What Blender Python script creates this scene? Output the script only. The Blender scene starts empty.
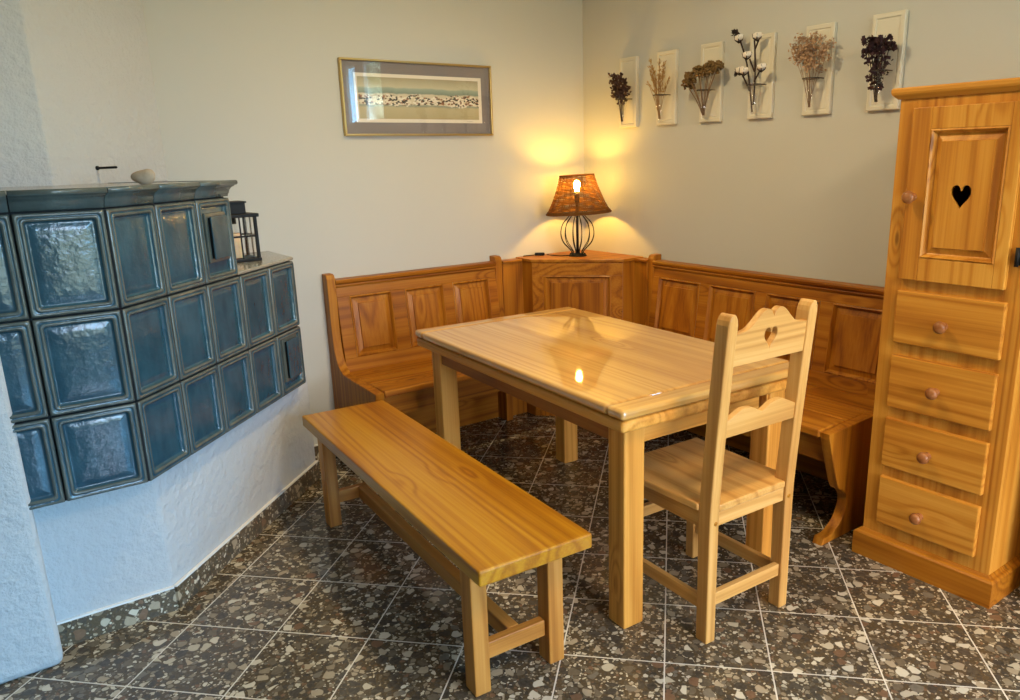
import bpy, bmesh, math, random
from mathutils import Vector, Matrix, noise
from math import sin, cos, pi, sqrt, radians

random.seed(7)
SC = bpy.context.scene
COL = SC.collection

# ------------------------------------------------------------------ node helpers
class NT:
    def __init__(self, name):
        self.m = bpy.data.materials.new(name); self.m.use_nodes = True
        self.t = self.m.node_tree; self.t.nodes.clear()
        self.out = self.t.nodes.new('ShaderNodeOutputMaterial')
    def n(self, typ, ins=None, **attr):
        nd = self.t.nodes.new('ShaderNode' + typ)
        for k, v in attr.items(): setattr(nd, k, v)
        for k, v in (ins or {}).items(): self.set(nd.inputs[k], v)
        return nd
    def set(self, sock, v):
        if isinstance(v, bpy.types.NodeSocket): self.t.links.new(v, sock)
        elif isinstance(v, (tuple, list)) and len(v) == 3 and sock.type == 'RGBA': sock.default_value = (*v, 1)
        else: sock.default_value = v
    def math(self, op, a, b=0.0, c=None, clamp=False):
        nd = self.n('Math', {0: a, 1: b}, operation=op, use_clamp=clamp)
        if c is not None: self.set(nd.inputs[2], c)
        return nd.outputs[0]
    def vmath(self, op, a, b):
        return self.n('VectorMath', {0: a, 1: b}, operation=op).outputs[0]
    def mix(self, f, a, b, blend='MIX'):
        nd = self.n('Mix', data_type='RGBA', blend_type=blend)
        self.set(nd.inputs[0], f); self.set(nd.inputs[6], a); self.set(nd.inputs[7], b)
        return nd.outputs[2]
    def ramp(self, f, stops, interp='LINEAR'):
        nd = self.n('ValToRGB', {0: f}); cr = nd.color_ramp; cr.interpolation = interp
        while len(cr.elements) > 1: cr.elements.remove(cr.elements[-1])
        for i, (p, c) in enumerate(stops):
            e = cr.elements[0] if i == 0 else cr.elements.new(p)
            e.position = p; e.color = (*c, 1) if len(c) == 3 else c
        return nd.outputs[0]
    def step(self, v, lo, hi):
        return self.n('MapRange', {0: v, 1: lo, 2: hi, 3: 0.0, 4: 1.0}, interpolation_type='SMOOTHSTEP').outputs[0]
    def coords(self, rnd=True):
        v = self.n('TexCoord').outputs['Object']
        if rnd:
            r = self.n('ObjectInfo').outputs['Random']
            r = self.n('CombineXYZ', {0: self.math('MULTIPLY', r, 17.3), 1: self.math('MULTIPLY', r, 41.7), 2: self.math('MULTIPLY', r, 29.1)}).outputs[0]
            v = self.vmath('ADD', v, r)
        return v
    def noise(self, v, scale, detail=3.0, rough=.5, out=0):
        return self.n('TexNoise', {'Vector': v, 'Scale': scale, 'Detail': detail, 'Roughness': rough}).outputs[out]
    def bsdf(self, col, rough, bump=None, bstr=.3, bdist=.01, **kw):
        b = self.n('BsdfPrincipled', {'Base Color': col, 'Roughness': rough})
        for k, v in kw.items(): self.set(b.inputs[k.replace('_', ' ')], v)
        if bump is not None:
            bp = self.n('Bump', {'Height': bump, 'Strength': bstr, 'Distance': bdist})
            self.t.links.new(bp.outputs[0], b.inputs['Normal'])
        self.t.links.new(b.outputs[0], self.out.inputs[0])
        return self.m

def plain(name, col, rough=.5, **kw):
    return NT(name).bsdf(col, rough, **kw)

_wood = {}
TONES = {  # light, mid, dark
    'bench': ((.47, .20, .017), (.345, .120, .006), (.175, .047, .002)),
    'cabinet': ((.62, .31, .050), (.51, .215, .024), (.32, .105, .008)),
    'table': ((.66, .40, .12), (.56, .30, .07), (.40, .175, .034)),
    'tableleg': ((.74, .40, .095), (.63, .30, .052), (.42, .165, .02)),
    'chair': ((.68, .41, .145), (.57, .305, .082), (.38, .165, .034)),
    'stoolleg': ((.56, .265, .060), (.44, .18, .03), (.28, .095, .012)),
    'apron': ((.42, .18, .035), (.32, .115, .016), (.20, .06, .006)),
    'knob': ((.36, .155, .05), (.27, .10, .03), (.17, .055, .012)),
    'stool': ((.50, .255, .014), (.40, .165, .005), (.23, .066, .002)),
}
def wood(tone, axis='x', rough=.46, coat=.05, knots=1.0, coat_rough=.16):
    key = (tone, axis, rough, coat, knots)
    if key in _wood: return _wood[key]
    t = NT('wood_%s_%s' % (tone, axis)); L, M, D = TONES[tone]
    s = t.n('SeparateXYZ', {0: t.coords()})
    o = {'x': (0, 1, 2), 'y': (1, 0, 2), 'z': (2, 0, 1)}[axis]
    v = t.n('CombineXYZ', {0: s.outputs[o[0]], 1: s.outputs[o[1]], 2: s.outputs[o[2]]}).outputs[0]
    kn = t.n('TexVoronoi', {'Vector': t.vmath('MULTIPLY', v, (2.4, 8.5, 8.5)), 'Scale': 1.0}, feature='F1')
    kd = kn.outputs['Distance']; ks = t.n('SeparateColor', {0: kn.outputs['Color']})
    on = t.math('GREATER_THAN', ks.outputs[0], 1 - .30 * knots)
    near = t.math('MULTIPLY', on, t.math('SUBTRACT', 1.0, t.step(kd, .0, .40)))
    grain = t.noise(t.vmath('MULTIPLY', v, (.22, 5.0, 5.0)), 1.0, 1.0, .4)
    arg = t.math('ADD', t.math('MULTIPLY', grain, 72.0), t.math('MULTIPLY', near, 16.0))
    ring = t.math('MULTIPLY_ADD', t.math('SINE', arg), .5, .5)
    ring = t.math('POWER', ring, 2.2)
    streak = t.noise(t.vmath('MULTIPLY', v, (1.6, 120, 120)), 1.0, 3.0, .6)
    blot = t.noise(t.vmath('MULTIPLY', v, (.8, 4.5, 4.5)), 1.0, 3.0)
    f = t.math('ADD', t.math('MULTIPLY', ring, .25), t.math('MULTIPLY', streak, .50))
    f = t.math('ADD', f, t.math('MULTIPLY', blot, .60))
    col = t.ramp(f, [(.34, L), (.62, M), (.96, D)])
    kc = t.math('MULTIPLY', on, t.math('SUBTRACT', 1.0, t.step(kd, .03, .085)))
    col = t.mix(t.math('MULTIPLY', kc, .7), col, tuple(x * .42 for x in D))
    m = t.bsdf(col, t.math('MULTIPLY_ADD', streak, .12, rough - .06), Specular_IOR_Level=.3, bump=t.math('ADD', streak, t.math('MULTIPLY', ring, .3)), bstr=.08, bdist=.002, Coat_Weight=coat, Coat_Roughness=coat_rough)
    _wood[key] = m
    return m

def terrazzo(name, grid=None, bright=1.0, rough=.18):
    dim = '2D' if grid else '3D'
    t = NT(name); p = t.coords(False)
    off = None
    if grid:
        s = t.n('SeparateXYZ', {0: p})
        gx = t.math('DIVIDE', s.outputs[0], grid); gy = t.math('DIVIDE', s.outputs[1], grid)
        fl = t.n('CombineXYZ', {0: t.math('FLOOR', gx), 1: t.math('FLOOR', gy), 2: 0.0}).outputs[0]
        wn = t.n('TexWhiteNoise', {'Vector': fl}, noise_dimensions='3D')
        p = t.vmath('ADD', p, t.vmath('MULTIPLY', wn.outputs['Color'], (13., 17., 0.)))
        w = .0042 / grid
        def line(g):
            fr = t.math('FRACT', g)
            d = t.math('MINIMUM', fr, t.math('SUBTRACT', 1.0, fr))
            return t.math('LESS_THAN', d, w / 2)
        grout = t.math('MAXIMUM', line(gx), line(gy))
    warp = t.noise(p, 22.0, 2.0, out=1)
    p2 = t.vmath('ADD', p, t.vmath('MULTIPLY', t.vmath('SUBTRACT', warp, (.5, .5, .5)), (.014, .014, .014)))
    cols = [(0, (.010, .008, .007)), (.16, (.10, .078, .050)), (.27, (.24, .19, .125)), (.38, (.030, .023, .016)), (.48, (.38, .31, .21)), (.58, (.15, .068, .030)),
            (.64, (.13, .115, .09)), (.71, (.52, .46, .34)), (.80, (.012, .010, .009)), (.90, (.66, .60, .47))]
    def layer(scale, seed, thr, gap):
        q = t.vmath('ADD', p2, (seed, seed * 2.3, 0.))
        a = t.n('TexVoronoi', {'Vector': q, 'Scale': scale, 'Randomness': 1.0}, feature='F1', voronoi_dimensions=dim)
        e = t.n('TexVoronoi', {'Vector': q, 'Scale': scale, 'Randomness': 1.0}, feature='DISTANCE_TO_EDGE', voronoi_dimensions=dim)
        c = t.n('SeparateColor', {0: a.outputs['Color']})
        colr = t.ramp(c.outputs[0], cols, 'CONSTANT')
        colr = t.mix(.25, colr, t.mix(t.noise(p, 90.0, 3.0), (.02, .016, .012), (.4, .34, .25)))
        on = t.math('MULTIPLY', t.math('GREATER_THAN', c.outputs[1], thr), t.step(e.outputs['Distance'], gap, gap + .05))
        on = t.math('MULTIPLY', on, t.math('SUBTRACT', 1.0, t.step(a.outputs['Distance'], .46, .54)))
        return colr, on
    base = t.mix(t.noise(p, 160.0, 3.0), (.030, .021, .012), (.135, .098, .055))
    c3, m3 = layer(120.0, 3.1, .45, .05); col = t.mix(m3, base, c3)
    c2, m2 = layer(58.0, 7.7, .40, .07); col = t.mix(m2, col, c2)
    c1, m1 = layer(27.0, 1.3, .50, .09); col = t.mix(m1, col, c1)
    if bright != 1.0: col = t.mix(1.0, col, (bright, bright, bright), 'MULTIPLY')
    if grid:
        col = t.mix(grout, col, (.62, .58, .50))
        r = t.math('MULTIPLY_ADD', grout, .5, rough)
        bumpv = t.math('SUBTRACT', 1.0, grout)
        return t.bsdf(col, r, bump=bumpv, bstr=.25, bdist=.001)
    return t.bsdf(col, rough)

def plaster(name, col, s1=38.0, dist=.004, strength=.35):
    t = NT(name); p = t.coords(False)
    h = t.math('ADD', t.noise(p, s1, 5.0, .6), t.math('MULTIPLY', t.noise(p, s1 * .22, 2.0), .8))
    c = t.mix(t.noise(p, 1.5, 3.0), col, tuple(x * .955 for x in col))
    return t.bsdf(c, .85, bump=h, bstr=strength, bdist=dist)

# ------------------------------------------------------------------ mesh helpers
def box(bm, x0, x1, y0, y1, z0, z1, m=0):
    vs = [bm.verts.new((x, y, z)) for z in (z0, z1) for y in (y0, y1) for x in (x0, x1)]
    for f in ((0, 2, 3, 1), (4, 5, 7, 6), (0, 1, 5, 4), (2, 6, 7, 3), (0, 4, 6, 2), (1, 3, 7, 5)):
        fc = bm.faces.new([vs[i] for i in f]); fc.material_index = m
    return vs
def prism(bm, pts, z0, z1, m=0):
    a = [bm.verts.new((x, y, z0)) for x, y in pts]; b = [bm.verts.new((x, y, z1)) for x, y in pts]
    n = len(pts)
    fs = [bm.faces.new(a[::-1]), bm.faces.new(b)] + [bm.faces.new((a[i], a[(i + 1) % n], b[(i + 1) % n], b[i])) for i in range(n)]
    for f in fs: f.material_index = m
    return a + b
def lathe(bm, prof, segs=24, M=None, m=0):
    rings = []
    for r, z in prof:
        if r < 1e-6: rings.append([bm.verts.new((0, 0, z))])
        else: rings.append([bm.verts.new((r * cos(2 * pi * i / segs), r * sin(2 * pi * i / segs), z)) for i in range(segs)])
    for a, b in zip(rings, rings[1:]):
        for i in range(segs):
            j = (i + 1) % segs
            if len(a) == 1 and len(b) == 1: continue
            if len(a) == 1: f = bm.faces.new((a[0], b[j], b[i]))
            elif len(b) == 1: f = bm.faces.new((a[i], a[j], b[0]))
            else: f = bm.faces.new((a[i], a[j], b[j], b[i]))
            f.material_index = m; f.smooth = True
    vs = [v for r in rings for v in r]
    if M is not None: bmesh.ops.transform(bm, matrix=M, verts=vs)
    return vs
def tube(bm, pts, r, segs=6, closed=False, m=0):
    pts = [Vector(p) for p in pts]; n = len(pts); rings = []
    rr = r if isinstance(r, (list, tuple)) else [r] * n
    up = None
    for i, p in enumerate(pts):
        if closed: d = pts[(i + 1) % n] - pts[i - 1]
        else: d = pts[min(i + 1, n - 1)] - pts[max(i - 1, 0)]
        d.normalize()
        if up is None: up = d.orthogonal().normalized()
        up = (up - d * up.dot(d)).normalized(); w = d.cross(up)
        rings.append([bm.verts.new(p + (up * cos(2 * pi * k / segs) + w * sin(2 * pi * k / segs)) * rr[i]) for k in range(segs)])
    for i in range(n if closed else n - 1):
        a, b = rings[i], rings[(i + 1) % n]
        for k in range(segs):
            f = bm.faces.new((a[k], a[(k + 1) % segs], b[(k + 1) % segs], b[k])); f.smooth = True; f.material_index = m
    if not closed:
        bm.faces.new(rings[0][::-1]).material_index = m; bm.faces.new(rings[-1]).material_index = m
    return [v for q in rings for v in q]
def ball(bm, c, r, sub=2, sc=(1, 1, 1), jit=0.0, m=0, rot=None):
    M = Matrix.Translation(c) @ (rot.to_4x4() if rot else Matrix()) @ Matrix.Diagonal((r * sc[0], r * sc[1], r * sc[2], 1))
    vs = bmesh.ops.create_icosphere(bm, subdivisions=sub, radius=1.0, matrix=M)['verts']
    c = Vector(c)
    for v in vs:
        if jit: v.co = c + (v.co - c) * (1 + random.uniform(-jit, jit))
    for f in {f for v in vs for f in v.link_faces}: f.smooth = True; f.material_index = m
    return vs
def petal(bm, c, d, length, width, m=0, curl=.3):
    d = Vector(d).normalized(); s = d.orthogonal().normalized()
    s = Matrix.Rotation(random.uniform(0, 6.28), 3, d) @ s; nrm = d.cross(s); c = Vector(c)
    a = bm.verts.new(c); b = bm.verts.new(c + d * length * .55 + s * width + nrm * curl * width)
    t = bm.verts.new(c + d * length); e = bm.verts.new(c + d * length * .55 - s * width + nrm * curl * width)
    q = bm.verts.new(c + d * length * .6 - nrm * curl * width * .2)
    for tri in ((a, b, q), (b, t, q), (t, e, q), (e, a, q)):
        f = bm.faces.new(tri); f.smooth = True; f.material_index = m

def obj(name, bm, mats, parent=None, bevel=0.0, smooth=False, segs=2):
    me = bpy.data.meshes.new(name)
    bmesh.ops.recalc_face_normals(bm, faces=bm.faces)
    bm.to_mesh(me); bm.free()
    for m in (mats if isinstance(mats, (list, tuple)) else [mats]): me.materials.append(m)
    o = bpy.data.objects.new(name, me); COL.objects.link(o)
    if parent: o.parent = parent
    if smooth:
        for p in me.polygons: p.use_smooth = True
    if bevel:
        b = o.modifiers.new('bevel', 'BEVEL'); b.width = bevel; b.segments = segs; b.limit_method = 'ANGLE'; b.angle_limit = radians(40)
        b.harden_normals = False
    return o
def tag(o, label, cat, group=None, kind=None):
    o['label'] = label; o['category'] = cat
    if group: o['group'] = group
    if kind: o['kind'] = kind
    return o
def thing(name, label, cat, loc=(0, 0, 0), rz=0.0, group=None):
    o = bpy.data.objects.new(name, None); COL.objects.link(o); o.empty_display_size = .05
    o.location = loc; o.rotation_euler = (0, 0, rz)
    return tag(o, label, cat, group)
def struct(name, bm, m, label=None, cat=None, **kw):
    o = obj(name, bm, m, **kw); o['kind'] = 'structure'
    if label: o['label'] = label; o['category'] = cat
    return o
def boxobj(name, dims, m, parent=None, bevel=.003, **kw):
    bm = bmesh.new(); box(bm, *dims); return obj(name, bm, m, parent, bevel, **kw)

def plate(outline, holes, thick, fn, bev=0.0, name='plate'):
    """extrude a 2-D outline with holes; fn maps (u, v, w) to a point. Returns a bmesh."""
    cu = bpy.data.curves.new(name, 'CURVE'); cu.dimensions = '2D'; cu.fill_mode = 'BOTH'; cu.extrude = thick / 2 - bev
    cu.bevel_depth = bev; cu.bevel_resolution = 1; cu.offset = -bev
    for pts in [outline] + list(holes):
        sp = cu.splines.new('POLY'); sp.points.add(len(pts) - 1); sp.use_cyclic_u = True
        for p, (u, v) in zip(sp.points, pts): p.co = (u, v, 0, 1)
    ob = bpy.data.objects.new(name, cu); COL.objects.link(ob)
    dg = bpy.context.evaluated_depsgraph_get(); dg.update()
    me = bpy.data.meshes.new_from_object(ob.evaluated_get(dg))
    bm = bmesh.new(); bm.from_mesh(me)
    bpy.data.objects.remove(ob); bpy.data.curves.remove(cu); bpy.data.meshes.remove(me)
    bmesh.ops.remove_doubles(bm, verts=bm.verts, dist=1e-5)
    for v in bm.verts: v.co = Vector(fn(v.co.x, v.co.y, v.co.z))
    for f in bm.faces: f.smooth = False
    return bm
def heart(cu, cv, w, h, n=40, skew=0.0):
    pts = []
    for i in range(n):
        a = 2 * pi * i / n
        x = 16 * sin(a) ** 3 / 16; y = (13 * cos(a) - 5 * cos(2 * a) - 2 * cos(3 * a) - cos(4 * a))
        y = (y + 2.5) / 14.5
        pts.append((cu + x * w / 2 + skew * y, cv + y * h / 2))
    return pts
def smooth_path(ctrl, n=8):
    """Catmull-Rom through 2-D control points (open)."""
    P = [ctrl[0]] + list(ctrl) + [ctrl[-1]]; out = []
    for i in range(1, len(P) - 2):
        for k in range(n):
            t = k / n; r = []
            for c in range(len(ctrl[0])):
                a, b, d, e = P[i - 1][c], P[i][c], P[i + 1][c], P[i + 2][c]
                r.append(.5 * (2 * b + (d - a) * t + (2 * a - 5 * b + 4 * d - e) * t * t + (3 * b - a - 3 * d + e) * t ** 3))
            out.append(tuple(r))
    out.append(tuple(ctrl[-1])); return out

# ------------------------------------------------------------------ materials
M_WALL = plaster('wall_paint', (.525, .525, .485), 60.0, .0015, .12)
M_ROUGH = plaster('rough_plaster', (.52, .535, .54), 34.0, .014, .8)
M_CEIL = plain('ceiling_paint', (.82, .81, .78), .9)
M_FLOOR = terrazzo('terrazzo_tiles', grid=.3068, rough=.16)
M_SKIRT = terrazzo('terrazzo_skirting', bright=1.25, rough=.3)
M_CAULK = plain('white_caulk', (.8, .79, .76), .6)
M_BLACK = plain('black_iron', (.006, .006, .0065), .5, Specular_IOR_Level=.22)
M_DARKWIRE = plain('brown_black_wire', (.03, .018, .012), .4)
M_GOLD = plain('gold_frame', (.55, .38, .14), .28, Metallic=.85)
M_MAT = plain('grey_brown_mat', (.20, .175, .175), .8)
M_INMAT = plain('cream_mat', (.72, .67, .58), .8)
def glass(name, rough=0.0, tint=(1, 1, 1)):
    t = NT(name)
    b = t.n('BsdfPrincipled', {'Base Color': tint, 'Roughness': rough, 'Transmission Weight': 1.0, 'IOR': 1.45})
    t.t.links.new(b.outputs[0], t.out.inputs[0]); return t.m
def thin_glass(name, refl=.09):
    t = NT(name)
    g = t.n('BsdfGlossy', {'Roughness': 0.0, 'Color': (1, 1, 1)}); tr = t.n('BsdfTransparent')
    fc = t.n('LayerWeight', {'Blend': .5}).outputs['Facing']
    mx = t.n('MixShader', {0: t.math('MULTIPLY_ADD', t.math('POWER', fc, 4.0), .7, refl * .5)}); t.t.links.new(tr.outputs[0], mx.inputs[1]); t.t.links.new(g.outputs[0], mx.inputs[2])
    t.t.links.new(mx.outputs[0], t.out.inputs[0]); return t.m
M_PANE = thin_glass('pane_glass', .05)
M_PICGLASS = thin_glass('picture_glass', .07)
M_VIAL = thin_glass('vial_glass', .10)
def emit(name, col, s):
    t = NT(name); e = t.n('Emission', {'Color': col, 'Strength': s}); t.t.links.new(e.outputs[0], t.out.inputs[0]); return t.m

def glaze(name, a, b, rough=.16):
    t = NT(name); p = t.coords(False)
    n1 = t.noise(p, 7.0, 3.0); n2 = t.noise(t.vmath('MULTIPLY', p, (1., 1., .35)), 28.0, 4.0)
    f = t.math('ADD', t.math('MULTIPLY', n1, .6), t.math('MULTIPLY', n2, .5))
    col = t.ramp(f, [(.3, a), (.75, b)])
    h = t.math('ADD', t.noise(p, 34.0, 2.0), t.math('MULTIPLY', t.noise(p, 95.0, 2.0), .35))
    return t.bsdf(col, rough, bump=h, bstr=.32, bdist=.006, Coat_Weight=.3, Coat_Roughness=.08)
M_GLAZE = glaze('petrol_glaze', (.010, .042, .066), (.030, .092, .130))
M_RIDGE = glaze('petrol_glaze_worn_ridge', (.036, .062, .068), (.11, .122, .105), .22)
M_CORN = glaze('grey_blue_glaze', (.045, .080, .092), (.10, .14, .145), .2)
M_JOINT = plain('stove_joint', (.012, .015, .018), .8)
M_LEDGE = glaze('glazed_ledge', (.20, .19, .15), (.32, .30, .25), .22)

# ------------------------------------------------------------------ room shell
WT = .12; CZ = 2.55; XL, YB = -5.2, -5.6
bm = bmesh.new(); box(bm, XL - WT, WT, YB - WT, WT, -.1, 0)
# rotate the slab's own axes so the tile grid follows the object's local axes (tiles lie diagonally to the walls)
TA = -.7997
o = bpy.data.objects.new('floor', None)
Rm = Matrix.Translation((-2.3873, -.9036, 0)) @ Matrix.Rotation(TA, 4, 'Z')
bmesh.ops.transform(bm, matrix=Rm.inverted(), verts=bm.verts)
floor = struct('floor', bm, M_FLOOR, 'floor of diagonal terrazzo tiles with pale grout', 'floor'); floor.matrix_world = Rm
bpy.data.objects.remove(o)
bm = bmesh.new(); box(bm, XL - WT, WT, YB - WT, WT, CZ, CZ + .1); struct('ceiling', bm, M_CEIL, 'plain white ceiling of the dining corner', 'ceiling')
bm = bmesh.new(); box(bm, XL - WT, WT, 0, WT, 0, CZ); struct('wall_left', bm, M_WALL, 'cream wall behind the framed print', 'wall')
def wall_with_openings(name, axis, c0, c1, a0, a1, ops, m, label):
    """wall slab between c0..c1 on the thin axis, running a0..a1, with openings (a, b, z0, z1)"""
    bm = bmesh.new()
    def put(u0, u1, z0, z1):
        if u1 - u0 < 1e-4 or z1 - z0 < 1e-4: return
        if axis == 'y': box(bm, u0, u1, c0, c1, z0, z1)
        else: box(bm, c0, c1, u0, u1, z0, z1)
    cur = a0
    for (u0, u1, z0, z1) in sorted(ops):
        put(cur, u0, 0, CZ); put(u0, u1, 0, z0); put(u0, u1, z1, CZ); cur = u1
    put(cur, a1, 0, CZ)
    return struct(name, bm, m, label, 'wall')
WB = [(-5.25, -4.45, .06, 2.2), (-3.95, -2.69, 1.80, 2.30)]
wall_with_openings('wall_right', 'x', 0, WT, YB, 0, WB, M_WALL, 'cream wall carrying the row of flower plaques')
WBK = [(-2.5, -.4, .3, 2.25)]
wall_with_openings('wall_back', 'y', YB - WT, YB, XL, 0, WBK, M_WALL, 'cream wall behind the camera with a small window')
bm = bmesh.new(); box(bm, XL - WT, XL, YB, 0, 0, CZ); struct('wall_far', bm, M_WALL, 'cream wall at the far left of the room', 'wall')
M_FRAMEW = plain('white_window_frame', (.75, .75, .73), .4)
def window(name, axis, c, a0, a1, z0, z1, mull=0, w=.035, dd=.03):
    bm = bmesh.new()
    def put(u0, u1, zz0, zz1, d=None):
        d = d or dd
        if axis == 'y': box(bm, u0, u1, c - d, c + d, zz0, zz1)
        else: box(bm, c - d, c + d, u0, u1, zz0, zz1)
    put(a0, a0 + w, z0, z1); put(a1 - w, a1, z0, z1); put(a0 + w, a1 - w, z0, z0 + w); put(a0 + w, a1 - w, z1 - w, z1)
    for k in range(mull):
        x = a0 + (a1 - a0) * (k + 1) / (mull + 1); put(x - w, x + w, z0 + w, z1 - w, .028)
    f = struct(name, bm, M_FRAMEW, 'white framed window giving daylight', 'window')
    bm = bmesh.new()
    d = .003
    if axis == 'y': box(bm, a0 + w, a1 - w, c - d, c + d, z0 + w, z1 - w)
    else: box(bm, c - d, c + d, a0 + w, a1 - w, z0 + w, z1 - w)
    g = obj('window_pane', bm, M_PANE, f); g['kind'] = 'structure'
window('window_1', 'x', .018, -3.445, -3.215, 1.80, 2.30, w=.012, dd=.014); window('window_2', 'x', .018, -3.065, -2.69, 1.80, 2.30, w=.012, dd=.014)
bm = bmesh.new(); box(bm, .004, .03, -3.215, -3.065, 1.80, 2.30); struct('trim_1', bm, M_FRAMEW, 'white board between the two small windows', 'trim')
bm = bmesh.new(); box(bm, .004, .03, -3.95, -3.445, 1.80, 2.30); struct('trim_2', bm, M_FRAMEW, 'white board closing the window band', 'trim')
window('door_1', 'x', .06, *WB[0], 1); window('window_3', 'y', YB - .06, *WBK[0], 2)
bm = bmesh.new(); box(bm, -.40, 0, -3.75, -2.74, 0, .80); struct('wall_shade_block', bm, M_WALL, 'low unseen block added to shade the cabinet side', 'wall')  # block added out of view to keep light off the cabinet's side

# ---- chimney hood, stove plinth and pillar in rough white plaster
bm = bmesh.new()
prism(bm, [(-2.262, 0), (-2.712, -.45), (-3.6, -.45), (-3.6, 0)], 1.39, CZ)
struct('wall_hood', bm, M_ROUGH, 'rough white plaster chimney hood rising above the tiled stove', 'wall', bevel=.008, segs=3)
bm = bmesh.new()
prism(bm, [(-1.835, 0), (-1.835, -.206), (-2.622, -.988), (-3.2, -.988), (-3.2, 0)], 0, .53)
struct('wall_plinth', bm, M_ROUGH, 'white plaster plinth under the tiled stove', 'wall', bevel=.012, segs=3)
bm = bmesh.new(); box(bm, -3.6, -2.957, -1.105, 0, 0, CZ)
struct('wall_pillar', bm, M_ROUGH, 'rough white plaster pillar at the left edge', 'wall', bevel=.025, segs=3)
# skirtings
def skirt(name, pts, label, h=.088, t=.012):
    bm = bmesh.new()
    for (x0, y0), (x1, y1) in zip(pts, pts[1:]):
        d = Vector((x1 - x0, y1 - y0)); n = Vector((d.y, -d.x)).normalized() * t
        prism(bm, [(x0, y0), (x1, y1), (x1 + n.x, y1 + n.y), (x0 + n.x, y0 + n.y)], 0, h - .006)
        prism(bm, [(x0, y0), (x1, y1), (x1 + n.x, y1 + n.y), (x0 + n.x, y0 + n.y)], h - .006, h, 1)
    return struct(name, bm, [M_SKIRT, M_CAULK], label, 'baseboard')
skirt('baseboard_stove', [(-2.957, -.988), (-2.620, -.988), (-1.835, -.206)], 'terrazzo skirting along the stove plinth')
skirt('baseboard_left', [(-1.835, 0), (-1.66, 0)], 'terrazzo skirting on the wall beside the bench')

# ------------------------------------------------------------------ tiled stove
SX, SY = -2.653, -1.09
Q = sqrt(.5)
DW = .2172
def on_front(u, v, w): return (SX + u, SY - w, v)               # u runs to -x from the corner
def on_side(u, v, w): return (SX + u * Q + w * Q, SY + u * Q - w * Q, v)
PROF = [(.0022, -.014, 2), (.0026, .003, 2), (.006, .0075, 1), (.0115, .0075, 1), (.0140, .0025, 0), (.0170, .0078, 0), (.0220, .0085, 1), (.0255, .002, 1), (.0285, -.007, 0), (.0320, -.0080, 0), (.036, -.0068, 0), (.050, -.0050, 0), (.054, -.0048, 0), (.095, -.0046, 0)]
def rrect(u0, u1, v0, v1, r, k=4):
    pts = []
    for cx, cy, a0 in ((u1 - r, v1 - r, 0), (u0 + r, v1 - r, 90), (u0 + r, v0 + r, 180), (u1 - r, v0 + r, 270)):
        for i in range(k + 1):
            a = radians(a0 + 90 * i / k); pts.append((cx + r * cos(a), cy + r * sin(a)))
    return pts
def tile(bm, fn, u0, u1, v0, v1, prof=PROF):
    prev = None
    for k, (ins, h, mi) in enumerate(prof):
        r = max(.002, .012 - abs(ins - .014) * .35) if ins > .003 else .003
        ring = [bm.verts.new(fn(u, v, h)) for u, v in rrect(u0 + ins, u1 - ins, v0 + ins, v1 - ins, r)]
        if prev:
            n = len(ring)
            for i in range(n):
                f = bm.faces.new((prev[i], prev[(i + 1) % n], ring[(i + 1) % n], ring[i])); f.smooth = True; f.material_index = mi
        prev = ring
    c = bm.verts.new(fn((u0 + u1) / 2, (v0 + v1) / 2, prof[-1][1])); n = len(prev)
    for i in range(n):
        f = bm.faces.new((prev[i], prev[(i + 1) % n], c)); f.smooth = True; f.material_index = 0
ZR = [1.340, 1.052, .768, .5054]
stove = thing('tiled_stove', 'petrol blue tiled stove with cornice wrapping the corner beside the pillar', 'stove', (SX, SY, 0))
def loc(fn): return lambda u, v, w: tuple(Vector(fn(u, v, w)) - Vector((SX, SY, 0)))
FF, FS = loc(on_front), loc(on_side)
# core behind the tiles
bm = bmesh.new()
b = .013
U3 = 3 * DW - .012
def S2(u, w=0.0): return (u * Q + w * Q, u * Q - w * Q)
prism(bm, [(-.55, b), (-.005, b), S2(.0, -b), S2(5 * DW, -b), (5 * DW * Q - .0, -SY - .001), (-.55, -SY - .001)], ZR[3], ZR[1] - .001)
prism(bm, [(-.55, b), (-.005, b), S2(0, -b), S2(U3, -b), S2(U3, -.48), (-.55, .60)], ZR[1] - .001, 1.385)
obj('masonry_core', bm, M_JOINT, stove)
bm = bmesh.new()
for r in range(3):
    for cidx in range(2): tile(bm, FF, -(cidx + 1) * .2216, -cidx * .2216, ZR[r + 1], ZR[r])
    for cidx in range(3 if r == 0 else 5): tile(bm, FS, cidx * DW, (cidx + 1) * DW - (.006 if (r == 0 and cidx == 2) else 0), ZR[r + 1], ZR[r])
obj('stove_tiles', bm, [M_GLAZE, M_RIDGE, M_JOINT], stove)
# shelf on the lower right part
bm = bmesh.new()
prism(bm, [S2(U3, .004), S2(5 * DW + .004, .004), (5 * DW * Q + .003, -SY - .002), (.40, -SY - .002)], ZR[1] + .001, 1.067)
obj('lower_shelf', bm, M_LEDGE, stove, .005)
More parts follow.
